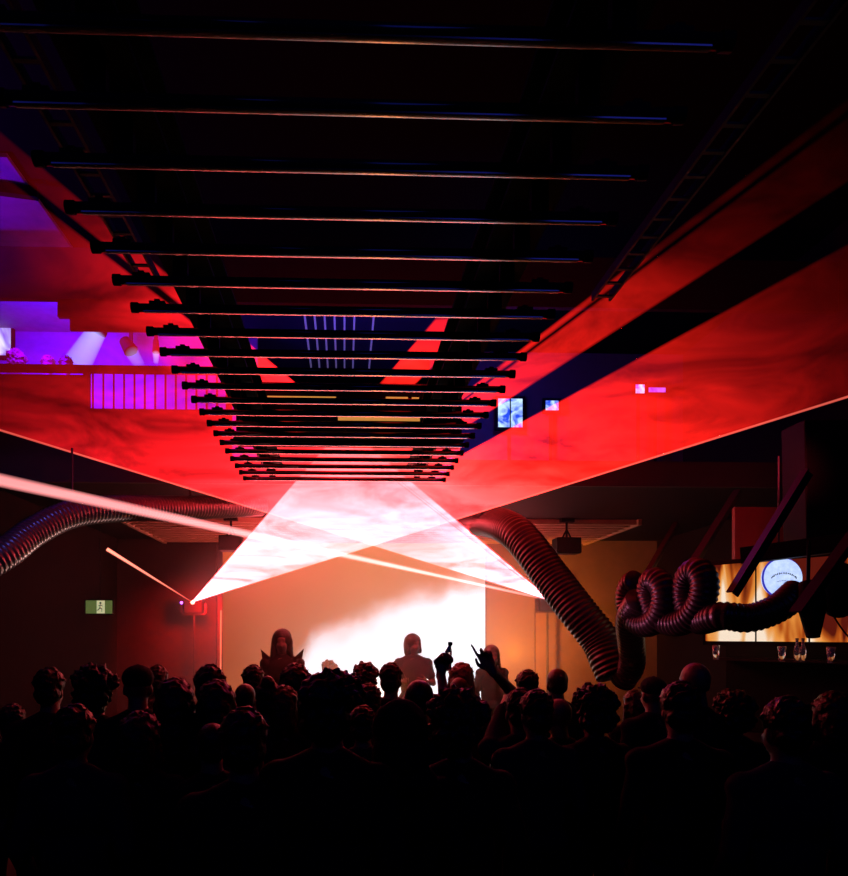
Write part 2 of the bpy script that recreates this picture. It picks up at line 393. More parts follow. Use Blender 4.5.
for n in range(NB):
    o = bar0 if n == 0 else dup(bar0)
    d = 1.696+.2454*n
    o.location = (0.0, d, HB)
    if n == 0: lab = 'black overhead tube nearest the viewer, topmost in the picture'
    elif n == NB-1: lab = 'black overhead tube nearest the stage, last of the row'
    elif n < 11: lab = 'black overhead tube, %s of the row counted from the viewer' % ord_[n]
    else: lab = 'black overhead tube, %s of the row counted back from the stage' % ord_[NB-1-n]
    o['label'] = lab
for i, x in enumerate((-.68, .68)):
    bm = bmesh.new(); y0, y1 = .3, 6.72
    box(bm, (x-.1, y0, HB+.12), (x+.1, y1, HB+.135)); box(bm, (x-.1, y0, HB+.30), (x+.1, y1, HB+.315)); box(bm, (x-.012, y0, HB+.135), (x+.012, y1, HB+.30))
    tagp(obj('support_girder', bm, M_black), 'black %s girder running towards the stage above the overhead tubes' % ('left-hand' if i == 0 else 'right-hand'), 'girder', 'girders carrying the tubes')
for i, (x, z) in enumerate(((-1.10, 2.0), (1.48, 1.95))):
    t = empty('cable_tray', (x, 0, EYE+z), 'dark cable tray running lengthwise beyond the %s ends of the overhead tubes' % ('left' if i == 0 else 'right'), 'cable tray', 'cable trays')
    bm = bmesh.new()
    for s in (-.05, .05): bar_between(bm, (s, .4, 0), (s, 4.0, 0), .012, .05)
    obj('side_rail', bm, M_steel, t)
    for k in range(24): obj('rung', box(bmesh.new(), (-.05, .5+k*.15, -.02), (.05, .52+k*.15, -.01)), M_steel, t)
# dark ventilation box across the row with warm strip lights
vb = empty('ventilation_box', (0, 5.3, EYE), 'dark ventilation box across the room above the far overhead tubes, with warm strip lights', 'ventilation box')
zt, zb = P(345, 386, 5.3).z-EYE, P(345, 436, 5.3).z-EYE
xa, xb = P(236, 400, 5.3).x, P(462, 400, 5.3).x
obj('casing', box(bmesh.new(), (xa, 0, zb), (xb, .25, zt)), M_black, vb)
M_gold = mat('warm_strip_light', (.3, .2, .05), emit=(1, .42, .08), es=.55, scale=14, vary=.6)
for (p0, p1, y0, y1) in ((262, 336, 395.5, 400), (386, 408, 396.5, 400.5), (412, 419, 397, 400.5), (431, 438, 397, 400.5), (446, 453, 397, 400.5), (338, 420, 416, 420.5)):
    a = P(p0, y0, 5.28); b = P(p1, y1, 5.28)
    obj('strip_light', box(bmesh.new(), (a.x, -.015, b.z-EYE), (b.x, 0, a.z-EYE)), M_gold, vb)
bm = bmesh.new(); box(bm, (xa-.02, -.01, zb-.02), (xb+.02, .26, zb)); box(bm, (xa-.02, -.01, zt), (xb+.02, .26, zt+.02)); obj('flange', bm, M_steel, vb)
# grille with pale vertical bars under the ceiling behind the rig
gr = empty('ceiling_grille', (0, 9.9, CZ-.02), 'blue-lit ceiling grille of thin pale bars with added glow glimpsed between the overhead tubes', 'grille')
x0 = P(300, 345, 10.4).x; x1 = P(392, 345, 10.4).x
obj('grille_back', box(bmesh.new(), (x0-.9, -.9, 0), (x1+.7, 1.8, .015)), mat('blue_grille_back', (.006, .006, .03), .7), gr)
M_gb = mat('glowing_grille_bar', (.5, .5, .6), emit=(.25, .22, .5), es=.22)  # faint emission painted in so the bars look lit
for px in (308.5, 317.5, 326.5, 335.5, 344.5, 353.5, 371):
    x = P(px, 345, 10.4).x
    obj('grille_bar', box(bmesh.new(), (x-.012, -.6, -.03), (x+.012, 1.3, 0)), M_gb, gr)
lamp('blue_wash_grille', 'AREA', (0, 9.2, CZ-1.0), (.10, .05, 1), 10, (0, 10.4, CZ), .4)

# ------------------------------------------------------------------ gallery: railing, screens, lights
rl = empty('gallery_railing', (-3.9, 7.25, GF), 'gallery railing with handrail and thin balusters above the dance floor on the left', 'railing')
zr = P(100, 366, 7.25).z-GF
xe = P(232, 366, 7.25).x+3.9; xs = -2.3; xm = P(84, 380, 7.25).x+3.9
obj('handrail', box(bmesh.new(), (xs, -.03, zr-.07), (xe, .03, zr)), M_grey, rl)
obj('solid_panel', box(bmesh.new(), (xs, -.02, 0), (xm, .01, zr-.1)), M_grey, rl)
obj('haze_cover_panel', box(bmesh.new(), (xm, -.02, 0), (xe, .01, P(100, 409, 7.25).z-GF)), M_grey, rl)  # added panel, stands in for bright haze hiding the lower balusters
k = xm+.09
while k < xe:
    bm = bmesh.new(); tube(bm, [Vector((k, 0, 0)), Vector((k, 0, zr-.07))], .011, 8); obj('baluster', bm, M_grey, rl); k += .105
for kk in (xm+.03, xe-.03): obj('post', box(bmesh.new(), (kk-.03, -.03, 0), (kk+.03, .03, zr-.07)), M_grey, rl)
def screen_mat(name, c0, c1, scale, es, stretch=(1, 1, 1)):
    g = NT(name); tc = g.n('ShaderNodeTexCoord'); mp = g.n('ShaderNodeMapping'); mp.inputs['Scale'].default_value = stretch
    g.l(tc.outputs['Object'], mp.inputs['Vector'])
    nz = g.n('ShaderNodeTexNoise', i_Scale=scale, i_Detail=3.0, i_Distortion=1.0); g.l(mp.outputs['Vector'], nz.inputs['Vector'])
    r = g.n('ShaderNodeValToRGB'); r.color_ramp.elements[0].position = .38; r.color_ramp.elements[1].position = .58
    r.color_ramp.elements[0].color = (*c0, 1); r.color_ramp.elements[1].color = (*c1, 1)
    g.l(nz.outputs['Fac'], r.inputs[0])
    e = g.n('ShaderNodeEmission', i_1=es); g.l(r.outputs[0], e.inputs[0]); g.l(e.outputs[0], g.out.inputs['Surface']); return g.m
M_sb = screen_mat('blue_white_screen', (.02, .07, .8), (.55, .8, 1), 6, 1.2)
M_sw = screen_mat('violet_white_screen', (.22, .12, .85), (.9, .9, 1), 2.2, 1.1)
def wall_screen(px0, py0, px1, py1, y, m, label, panes=1, name='video_screen'):
    a, b = P(px0, py0, y), P(px1, py1, y)
    t = empty(name, ((a.x+b.x)/2, y, b.z), label, 'screen')
    w_, h_ = (b.x-a.x)/2, a.z-b.z
    for i in range(panes):
        u0 = -w_+2*w_*i/panes+.01; u1 = -w_+2*w_*(i+1)/panes-.01
        obj('screen_panel', box(bmesh.new(), (u0, -.01, .01), (u1, .02, h_-.01)), m, t)
    bm = bmesh.new(); box(bm, (-w_-.03, .0, -.03), (w_+.03, .05, h_+.03)); obj('screen_frame', bm, M_black, t)
    bm = bmesh.new(); box(bm, (-.02, .05, -(b.z-GF)), (.02, .09, h_)); obj('mounting_pole', bm, M_black, t)
    return t
wall_screen(-30, 299, 11.5, 356, 9.9, M_sw, 'bright violet-white video screen on the gallery wall at far left')
wall_screen(497.5, 398, 523, 428, 10.4, M_sb, 'bright blue and white video screen in three panels upstairs on the right', 2)
wall_screen(545, 400, 559, 411, 10.4, M_sb, 'small pale screen just right of the blue upstairs screen')
wall_screen(635, 384, 645, 394, 10.4, M_sb, 'tiny white-blue screen seen through the red laser haze on the right')
wall_screen(648, 387, 666, 393, 10.4, screen_mat('violet_screen', (.1, .02, .8), (.4, .15, 1), 3, 1.1), 'tiny violet screen strip seen through the red laser haze on the right')
def stage_light(px0, py0, px1, py1, y, r0, r1, label, st, col=(.30, .42, 1)):
    a, b = P(px0, py0, y), P(px1, py1, y-.05)
    t = empty('gallery_spotlight', a, label, 'spotlight', 'gallery spotlights')
    dv = (b-a); u = dv.normalized()
    bm = bmesh.new(); tube(bm, [-u*.18, Vector((0, 0, 0))], [r0*.8, r0*1.05], 16); obj('housing', bm, M_black, t)
    bm = bmesh.new(); box(bm, (-.02, -.02, .02), (.02, .02, CZ-a.z)) ; obj('hanger', bm, M_black, t)
    bm = bmesh.new(); tube(bm, [u*.01, dv*.5, dv], [r0, (r0+r1)/2, r1], 20)
    g = NT('spot_haze'); tc = g.n('ShaderNodeTexCoord'); ln = g.n('ShaderNodeVectorMath', operation='LENGTH'); g.l(tc.outputs['Object'], ln.inputs[0])
    s = g.math('DIVIDE', st, g.math('ADD', g.math('MULTIPLY', ln.outputs['Value'], .9/dv.length), .5))
    e = g.n('ShaderNodeEmission'); e.inputs[0].default_value = (*col, 1); g.l(s, e.inputs[1]); g.l(e.outputs[0], g.out.inputs['Volume'])
    obj('light_cone', bm, g.m, t)
stage_light(97, 331, 76, 366, 9.2, .12, .17, 'gallery spotlight with a broad pale blue cone slanting down left', 2.6)
stage_light(131, 351, 140, 366, 9.2, .09, .07, 'gallery spotlight with a small blue cone left of a narrow upright one', 1.6)
stage_light(156, 352, 156, 363, 9.2, .045, .03, 'gallery spotlight with a narrow upright pale cone, rightmost of the three', 6)

# ------------------------------------------------------------------ ducts
def smooth_path(pts, n):
    out = []
    q = [pts[0]*2-pts[1]]+pts+[pts[-1]*2-pts[-2]]
    for i in range(1, len(q)-2):
        for k in range(n):
            t = k/n; a, b, c, d = q[i-1:i+3]
            out.append(.5*((2*b)+(c-a)*t+(2*a-5*b+4*c-d)*t*t+(3*b-a-3*c+d)*t*t*t))
    out.append(pts[-1]); return out
def ribbed(pts, rad, pitch=.035, depth=.07, seg=24):
    dense = smooth_path(pts, 30); L = [0]
    for a, b in zip(dense, dense[1:]): L.append(L[-1]+(b-a).length)
    step = pitch/5; n = int(L[-1]/step); res = []; rr = []; j = 0
    for i in range(n+1):
        s = i*step
        while j < len(L)-2 and L[j+1] < s: j += 1
        f = (s-L[j])/max(1e-6, L[j+1]-L[j]); res.append(dense[j].lerp(dense[j+1], min(1, f)))
        ph = (i % 5)
        rr.append(rad*(1+depth*(0, .6, 1, .6, 0)[ph]))
    bm = bmesh.new(); tube(bm, res, rr, seg); return bm
# left duct under the gallery
pts = [P(-60, 588, 5.4), P(0, 557, 5.7), P(34, 532, 6.0), P(72, 514, 6.3), P(120, 508.5, 6.7), P(190, 508, 7.4), P(262, 505, 8.2)]
t = empty('ribbed_air_duct', pts[0], 'ribbed flexible air duct running under the gallery along the left side', 'air duct')
bm = ribbed([p-pts[0] for p in pts], .115, .04, .10); obj('hose', bm, M_duct, t, smooth=True)
for q in (pts[3], pts[5]):
    bm = bmesh.new(); tube(bm, [q-pts[0]+Vector((0, 0, .1)), Vector((q.x, q.y, MZ+.1))-pts[0]], .01, 8); obj('hanging_strap', bm, M_steel, t)
# big sloping duct right of the stage, with a bend up at its foot
pts = [P(452, 522, 9.2), P(486, 521, 8.0), P(510, 529, 7.1), P(528, 546, 6.8), P(552, 578, 6.6), P(578, 612, 6.4), P(600, 640, 6.3), P(610, 662, 6.2), P(616, 676, 6.15)]
t = empty('ribbed_air_duct', pts[0], 'large ribbed air duct sloping down from the gallery edge to the right of the stage', 'air duct')
obj('hose', ribbed([p-pts[0] for p in pts], .165, .045, .07, 28), M_duct_dark, t, smooth=True)
pts2 = [P(622, 682, 6.1), P(632, 664, 5.95), P(631, 640, 5.8), P(630, 618, 5.6), P(640, 600, 5.4)]
t = empty('ribbed_air_duct', pts2[0], 'shorter ribbed duct rising from the foot of the sloping duct behind the coiled hose', 'air duct')
obj('hose', ribbed([p-pts2[0] for p in pts2], .105, .04, .07, 24), M_duct_dark, t, smooth=True)
# coiled hose
def loop_pts():
    out = []
    # (px centre, py centre, y) of the coil axis along turns
    turns = [(636, 603, 5.5), (655, 603, 5.3), (697, 596, 4.95), (722, 600, 4.8)]
    N = 14
    for i in range(3*N+1):
        u = i/N; k = min(2, int(u)); f = u-k
        c0, c1 = turns[k], turns[k+1]
        c = P(c0[0]*(1-f)+c1[0]*f, c0[1]*(1-f)+c1[1]*f, c0[2]*(1-f)+c1[2]*f)
        an = 2*PI*u+PI*.5
        R = .170+.006*k
        out.append(c+Vector((-math.sin(an-PI/2)*R*.24, math.sin(an-PI/2)*R*.9, math.cos(an-PI/2)*R)))
    return out
lp = loop_pts()
lp = [q for q in lp[:-8]] + [P(722, 616, 4.72), P(750, 618, 4.68), P(778, 608, 4.66), P(797, 592, 4.7)]
t = empty('coiled_hose', lp[0], 'fat ribbed hose hung in coils beside the flame-coloured bar screen', 'air hose')
obj('hose', ribbed([p-lp[0] for p in lp], .092, .034, .09, 24), M_duct_dark, t, smooth=True)

# ------------------------------------------------------------------ steel struts, bar screens, disc sign, counter on the right
def strut(p0, p1, wd, label):
    bm = bmesh.new(); a, b = p0, p1
    tt = empty('steel_strut', a, label, 'steel strut', 'slanting steel struts on the right')
    b = b-a
    bar_between(bm, (0, 0, 0), b, wd, .012); u = b.normalized(); 
    bm2 = bmesh.new(); bar_between(bm2, Vector((0, 0, .0))+Vector((wd/2, 0, -.02)), b+Vector((wd/2, 0, -.02)), .012, wd*.7)
    obj('flange', bm, M_steel, tt); obj('web', bm2, M_steel, tt)
strut(P(676, 522, 6.4), P(646, 574, 5.3), .04, 'thin slanting steel strut, farthest left above the coiled hose')
strut(P(737, 490, 6.0), P(690, 566, 4.95), .055, 'slanting steel strut reaching down to the middle of the coiled hose')
strut(P(805, 470, 4.7), P(730, 592, 4.62), .07, 'broad slanting steel strut crossing in front of the flame screen')
strut(P(862, 520, 4.6), P(795, 612, 4.3), .08, 'slanting steel strut nearest the right edge, above the round sign')
bm = bmesh.new(); bar_between(bm, P(742, 556, 5.1), P(880, 538, 4.5), .08, .12)
tagp(obj('steel_crossbeam', bm, M_black), 'black steel crossbeam above the flame screen on the right', 'beam')
bm = bmesh.new(); bar_between(bm, P(816, 425, 5.15), P(818, 548, 5.15), .36, .28)
tagp(obj('loudspeaker_column', bm, M_black, bevel=.01), 'black box column hanging above the flame screen at the right edge', 'column speaker')
# flame coloured screens
g = NT('flame_picture'); tc = g.n('ShaderNodeTexCoord'); sp = g.n('ShaderNodeSeparateXYZ'); g.l(tc.outputs['Object'], sp.inputs[0])
mp = g.n('ShaderNodeMapping'); mp.inputs['Scale'].default_value = (5.2, 1, .9); mp.inputs['Location'].default_value = (.6, 0, .2); g.l(tc.outputs['Object'], mp.inputs['Vector'])
nz = g.n('ShaderNodeTexNoise', i_Scale=1.1, i_Detail=2.0, i_Distortion=.6); g.l(mp.outputs['Vector'], nz.inputs['Vector'])
v = g.math('ADD', nz.outputs['Fac'], g.math('MULTIPLY', g.math('SUBTRACT', .30, sp.outputs['Z']), .22))
r = g.n('ShaderNodeValToRGB'); cr = r.color_ramp; cr.elements[0].position = .40; cr.elements[0].color = (.10, .008, .004, 1)
cr.elements[1].position = .66; cr.elements[1].color = (1, .80, .62, 1)
for ps, c in ((.46, (.45, .08, .008)), (.53, (.85, .30, .05)), (.59, (.9, .48, .2))):
    el = cr.elements.new(ps); el.color = (*c, 1)
g.l(v, r.inputs[0]); e = g.n('ShaderNodeEmission', i_1=.95); g.l(r.outputs[0], e.inputs[0]); g.l(e.outputs[0], g.out.inputs['Surface'])
pa, pb = P(705.5, 641, 6.2), P(862, 645, 5.2)
fs = empty('bar_screen', pa, 'long flame-coloured video screen above the bar on the right', 'screen', rz=math.atan2(pb.y-pa.y, pb.x-pa.x))
Ls = math.hypot(pb.x-pa.x, pb.y-pa.y); hs = P(705, 566, 6.2).z-pa.z
obj('screen_panel', box(bmesh.new(), (0, 0, 0), (Ls, .03, hs)), g.m, fs)
bm = bmesh.new(); box(bm, (-.03, .01, -.04), (Ls+.03, .07, -.0)); box(bm, (-.03, .01, hs), (Ls+.03, .07, hs+.04)); box(bm, (-.03, .01, -.04), (0, .07, hs+.04))
for q in (.36, .70): box(bm, (Ls*q-.006, -.004, 0), (Ls*q+.006, .0, hs))
obj('screen_frame', bm, M_black, fs)
tagp(obj('red_wall_panel', box(bmesh.new(), (P(735, 550, 6.3).x, 6.3, P(0, 562, 6.2).z), (5.1, 6.35, P(0, 500, 6.2).z)), mat('red_panel', (.16, .012, .018), .6)), 'dull red wall panel above the flame screen', 'wall panel')
lamp('red_wash_panel', 'SPOT', (3.0, 4.6, 3.3), (1, .04, .08), 30, (3.9, 6.3, 2.95), .1, spot=50)
# round sign
c = P(782, 578, 5.0)
g = NT('disc_light'); tc = g.n('ShaderNodeTexCoord'); nz = g.n('ShaderNodeTexNoise', i_Scale=30.0, i_Detail=2.0); g.l(tc.outputs['Object'], nz.inputs['Vector'])
mr = g.n('ShaderNodeMix', data_type='RGBA'); mr.inputs[6].default_value = (.30, .42, 1, 1); mr.inputs[7].default_value = (.70, .84, 1, 1); g.l(nz.outputs['Fac'], mr.inputs[0])
e = g.n('ShaderNodeEmission', i_1=1.15); g.l(mr.outputs[2], e.inputs[0]); g.l(e.outputs[0], g.out.inputs['Surface'])
ds = empty('round_sign', c, 'round glowing blue-white sign above the coiled hose', 'sign')
RS = 19.5/700*5.0
bm = bmesh.new(); tube(bm, [Vector((0, -.02, 0)), Vector((0, .03, 0))], RS, 40); obj('light_disc', bm, g.m, ds)
bm = bmesh.new()
for i in range(48):
    a0, a1 = 2*PI*i/48, 2*PI*(i+1)/48
    p0 = Vector((math.cos(a0), 0, math.sin(a0)))*RS*1.03; p1 = Vector((math.cos(a1), 0, math.sin(a1)))*RS*1.03
    tube(bm, [p0, p1], .008, 6)
obj('rim', bm, mat('blue_rim', (.02, .02, .2), emit=(.05, .05, .8), es=.5), ds)
bm = bmesh.new()
for k in range(15):                              # curved row of tiny marks
    an = math.radians(155-k*9.3); x, z = math.cos(an)*RS*.72, math.sin(an)*RS*.42-RS*.18
    h = .009+.006*((k*7) % 3)/2
    box(bm, (x-.0028, -.024, z-h/2), (x+.0028, -.0205, z+h/2))
    if k % 2: box(bm, (x-.0028, -.024, z-.001), (x+.008, -.0205, z+.002))
for k in range(6):
    an = math.radians(130-k*16); x, z = math.cos(an)*RS*.5, math.sin(an)*RS*.25-RS*.40
    box(bm, (x-.007, -.024, z-.0015), (x+.007, -.0205, z+.0015))
obj('lettering', bm, M_black, ds)
bm = bmesh.new(); tube(bm, [Vector((0, .04, RS)), Vector((.0, .04, .9))], .008, 8); obj('hanger', bm, M_steel, ds)
# hanging lamp head below the sign and cable
bm = bmesh.new(); sp_ = [P(828, 606, 4.9), P(836, 620, 4.9), P(846, 634, 4.9), P(860, 648, 4.9)]
tube(bm, smooth_path(sp_, 6), .006, 6); tagp(obj('hanging_cable', bm, M_black), 'thin black cable hanging in front of the flame screen', 'cable')
t = empty('hanging_spotlight', P(808, 592, 4.55), 'dark stage spotlight hanging on a rod right of the round sign', 'spotlight')
q = t.location.copy()
bm = bmesh.new(); tube(bm, [Vector((0, 0, .05)), P(809, 540, 4.55)-q], .012, 8); obj('rod', bm, M_black, t)
bm = bmesh.new(); tube(bm, [Vector((.02, 0, .06)), Vector((.0, -.04, -.10)), Vector((-.02, -.08, -.30))], [.07, .085, .04], 20); obj('housing', bm, M_black, t)
bm = bmesh.new(); ball(bm, (-.095, -.13, -.075+.06), (.02, .02, .01), 12, 8); obj('lens', bm, mat('pale_lens', (.5, .6, .9), .1, emit=(.3, .45, 1), es=1.0), t)
t2 = empty('lamp_shade', P(832, 590, 4.85), 'black rounded lamp shade hanging at the right edge before the flame screen', 'lamp shade')
bm = bmesh.new(); ball(bm, (0.05, 0, 0.0), (.15, .12, .2), 20, 14); obj('shade', bm, M_black, t2, smooth=True)
bm = bmesh.new(); tube(bm, [Vector((.05, 0, .15)), Vector((.05, 0, .32))], .012, 8); obj('rod', bm, M_black, t2)
# ledge, counter and glasses
ct = empty('bar_counter', (4.05, 5.55, 0), 'dark bar counter with a back shelf below the flame screen', 'bar counter', rz=math.atan2(pb.y-pa.y, pb.x-pa.x))
obj('cabinet', box(bmesh.new(), (-.95, -.5, 0), (1.35, -.05, 1.08)), M_black, ct)
obj('worktop', box(bmesh.new(), (-1.0, -.56, 1.08), (1.4, 0, 1.12)), M_steel, ct)
obj('shelf', box(bmesh.new(), (-1.0, -.16, 1.76), (1.4, .1, 1.785)), M_steel, ct)
obj('back_panel', box(bmesh.new(), (-1.0, .1, 0), (1.4, .13, 1.9)), M_black, ct)
M_glass = mat('clear_glass', (.9, .9, .9), .05, spec=1.0, alpha=.8)
def bottle(px, kind, label):
    y = 5.9-(px-705)/143*.95-.06
    p = P(px, 660, y); p.z = 1.786
    pts = [Vector((0, 0, z)) for z in ((0, .10, .13, .17) if kind == 'b' else (0, .12))]
    r = [.022, .022, .010, .010] if kind == 'b' else [.022, .03]
    bm = bmesh.new(); tube(bm, pts, r, 14)
    t = empty('glass_bottle' if kind == 'b' else 'drinking_glass', p, label, 'bottle' if kind == 'b' else 'glass', 'glassware on the shelf below the flame screen')
    obj('vessel', bm, M_glass, t, smooth=True)
    if kind == 'b':
        bm = bmesh.new(); tube(bm, [Vector((0, 0, .168)), Vector((0, 0, .182))], .012, 10); obj('cap', bm, M_slat, t)
bottle(716, 'g', 'clear glass at the left end of the shelf under the flame screen')
bottle(782, 'g', 'clear glass just left of the taller bottles under the round sign')
bottle(797, 'b', 'slim clear bottle, left one of two under the round sign')
bottle(803, 'b', 'slim clear bottle, right one of two under the round sign')
bottle(831, 'g', 'clear glass near the right end of the shelf under the flame screen')

# ------------------------------------------------------------------ speakers, exit sign
def hung_speaker(px, py, y, wpx, hpx, label):
    p = P(px, py, y); w_ = wpx/700*y; h_ = hpx/700*y
    t = empty('hanging_loudspeaker', (p.x, p.y, p.z), label, 'loudspeaker', 'loudspeakers hung under the gallery')
    cb_ = obj('cabinet', box(bmesh.new(), (-w_/2, 0, -h_/2), (w_/2, .25, h_/2)), M_grey if 0 else M_black, t, bevel=.012)
    obj('grille', box(bmesh.new(), (-w_/2+.015, -.012, -h_/2+.015), (w_/2-.015, 0, h_/2-.015)), M_steel, cb_)
    bm = bmesh.new(); tube(bm, [Vector((0, .12, h_/2)), Vector((0, .12, MZ-p.z))], .016, 10); obj('pole', bm, M_black, t)
    bm = bmesh.new()
    for s in (-1, 1): bar_between(bm, (s*.06, .12, h_/2), (0, .12, h_/2+.12), .012, .02)
    box(bm, (-.09, .06, MZ-p.z-.05), (.09, .18, MZ-p.z)); obj('bracket', bm, M_black, t)
hung_speaker(569.5, 545, 9.2, 25, 16, 'black loudspeaker hanging right of the stage behind the sloping duct')
hung_speaker(229.5, 542.5, 9.2, 22, 15, 'black loudspeaker hanging left of the stage below the slatted soffit')
p = P(99.5, 607, 9.8)
t = empty('exit_sign', p, 'dim green running-man exit sign on the dark left wall', 'sign')
M_gr = mat('dim_green_panel', (.03, .05, .02), emit=(.15, .22, .055), es=.5, scale=14, vary=.3)
obj('sign_box', box(bmesh.new(), (-.20, 0, -.105), (.19, .06, .105)), M_black, t)
sf_ = obj('sign_face', box(bmesh.new(), (-.185, -.008, -.09), (.175, 0, .09)), M_gr, t)
M_wh = mat('pale_green_pictogram', (.5, .6, .4), emit=(.62, .75, .40), es=.6)
bm = bmesh.new(); box(bm, (-.035, -.012, -.088), (.075, -.008, .088)); obj('door_pictogram', bm, M_wh, sf_)
bm = bmesh.new()   # running figure
tube(bm, [Vector((.018, -.018, .055)), Vector((.018, -.012, .055))], .014, 12)
for a, b, r_ in (((.02, .035), (.01, -.01), .012), ((.01, -.01), (.04, -.03), .007), ((.04, -.03), (.035, -.065), .006), ((.01, -.01), (-.01, -.04), .007), ((-.01, -.04), (-.03, -.045), .006),
                 ((.02, .03), (.045, .012), .005), ((.02, .03), (-.008, .015), .005)):
    bar_between(bm, (a[0], -.015, a[1]), (b[0], -.015, b[1]), .005, r_*1.6)
obj('running_figure', bm, mat('dark_green_figure', (.01, .06, .02), .5), sf_)
bm = bmesh.new(); tube(bm, [Vector((0, .03, .1)), Vector((0, .03, MZ-p.z))], .008, 8); obj('hanging_rod', bm, M_black, t)

# ------------------------------------------------------------------ people
DEP = bpy.context.evaluated_depsgraph_get
def remesh(bm, voxel, smooth=3, disp=None):
    me = bpy.data.meshes.new('tmp'); bm.to_mesh(me); bm.free()
    o = bpy.data.objects.new('tmp', me); COL.objects.link(o)
    r = o.modifiers.new('r', 'REMESH'); r.mode = 'VOXEL'; r.voxel_size = voxel
    s = o.modifiers.new('s', 'SMOOTH'); s.iterations = smooth; s.factor = .5
    dg = bpy.context.evaluated_depsgraph_get(); dg.update()
    out = bpy.data.meshes.new_from_object(o.evaluated_get(dg))
    bpy.data.objects.remove(o); bpy.data.meshes.remove(me)
    if disp:
        for v in out.vertices: v.co += disp(v.co)
    for p in out.polygons: p.use_smooth = True
    return out
V = Vector
def hand(bm, wrist, d, side, curls, thumb=.6, spread=.06, sc=1.08):
    """wrist: start; d: direction of the metacarpals; side: towards the thumb; curls: four curl amounts in radians per joint"""
    d = d.normalized(); side = (side-d*side.dot(d)).normalized(); nrm = side.cross(d).normalized()   # fingers curl towards -nrm
    rot = Matrix((side, d, nrm)).transposed().to_4x4()
    ball(bm, wrist+d*.048*sc, (.040*sc, .052*sc, .017*sc), 16, 10, rot)
    caps(bm, wrist-d*.02, wrist+d*.03*sc, .026*sc, .030*sc)
    lens = [(.044, .027, .022), (.048, .030, .023), (.044, .028, .022), (.034, .021, .019)]
    for i in range(4):
        off = (1.5-i)*.021*sc; base = wrist+d*(.088-.004*abs(i-1.2))*sc+side*off
        dir0 = (d+side*(1.5-i)*spread).normalized(); ang = 0; p = base-dir0*.03*sc; caps(bm, p, base, .0105*sc, .0100*sc, 10); p = base
        for k in range(3):
            ang += curls[i]*(.9 if k == 0 else 1.0)
            dv = dir0*math.cos(ang)-nrm*math.sin(ang); q = p+dv*lens[i][k]*sc
            caps(bm, p, q, (.0098-.0008*k)*sc, (.0092-.0009*k)*sc, 10); p = q
    b = wrist+d*.022*sc+side*.026*sc; dv = (d*.72+side*.75-nrm*.25).normalized(); q = b+dv*.042*sc; caps(bm, b, q, .014*sc, .0115*sc, 10)
    dv2 = (dv*math.cos(thumb)+(-nrm*.8-side*.6).normalized()*math.sin(thumb)).normalized(); q2 = q+dv2*.032*sc; caps(bm, q, q2, .011*sc, .0098*sc, 10)
    dv3 = (dv2*math.cos(thumb*.6)+(-nrm-side*.5).normalized()*math.sin(thumb*.6)).normalized(); caps(bm, q2, q2+dv3*.026*sc, .0098*sc, .008*sc, 10)
SH = .172
def arm_default(side, variant):
    sh = V((side*SH, 0, 1.375))
    if variant == 0: el = V((side*.235, -.03, 1.12)); wr = V((side*.235, .12, .90))
    elif variant == 1: el = V((side*.25, .02, 1.13)); wr = V((side*.14, .22, 1.16))
    else: el = V((side*.24, -.05, 1.13)); wr = V((side*.25, .02, .88))
    return sh, el, wr
def head_prims(bm, turn=0):
    T = Matrix.Rotation(turn, 4, 'Z')
    def t(v): return T @ V(v)+V((0, .01, 1.60))
    def b(c, r): ball(bm, t(c), r, 16, 12, T)
    b((0, -.012, .045), (.076, .094, .088)); b((0, .022, -.03), (.060, .070, .078)); b((0, .05, -.085), (.032, .030, .026))
    caps(bm, t((0, .088, .018)), t((0, .106, -.028)), .009, .014, 10)
    b((.030, .078, -.03), (.022, .020, .024)); b((-.030, .078, -.03), (.022, .020, .024)); b((0, .082, .042), (.052, .014, .012))
    b((0, .088, -.056), (.024, .012, .0075)); b((0, .086, -.066), (.020, .012, .007))
    for s in (-1, 1): b((s*.076, -.012, -.005), (.010, .019, .032)); b((s*.030, .076, .018), (.013, .012, .009))
def body_mesh(arms, voxel=.011, turn=0, hands=None):
    bm = bmesh.new(); head_prims(bm, turn)
    caps(bm, (0, -.02, 1.40), (0, .0, 1.55), .060, .054)
    ball(bm, (0, .0, 1.28), (.165, .105, .19)); ball(bm, (0, .0, 1.08), (.140, .098, .17)); ball(bm, (0, 0, .93), (.160, .115, .13))
    for s in (-1, 1): caps(bm, (0, -.015, 1.46), (s*.145, -.01, 1.392), .052, .050)
    for i, s in enumerate((-1, 1)):
        sh, el, wr = arms[i]
        ball(bm, sh, .062); caps(bm, sh, el, .050, .040); caps(bm, el, wr, .040, .026)
        hd = (hands or {}).get(i)
        if hd: hand(bm, wr, hd[0], hd[1], hd[2], hd[3])
        else:
            d = (wr-el).normalized(); hand(bm, wr, d, V((0, 1, .1)) if abs(d.z) > .5 else V((0, 0, 1)), (.35, .4, .45, .5), .3)
        hp = V((s*.09, 0, .90)); kn = V((s*.11, .02, .49)); an = V((s*.12, -.02, .09))
        caps(bm, hp, kn, .085, .055); caps(bm, kn, an, .055, .036)
        caps(bm, an+V((0, -.02, -.04)), an+V((0, .15, -.055)), .038, .030)
    return remesh(bm, voxel, 3)
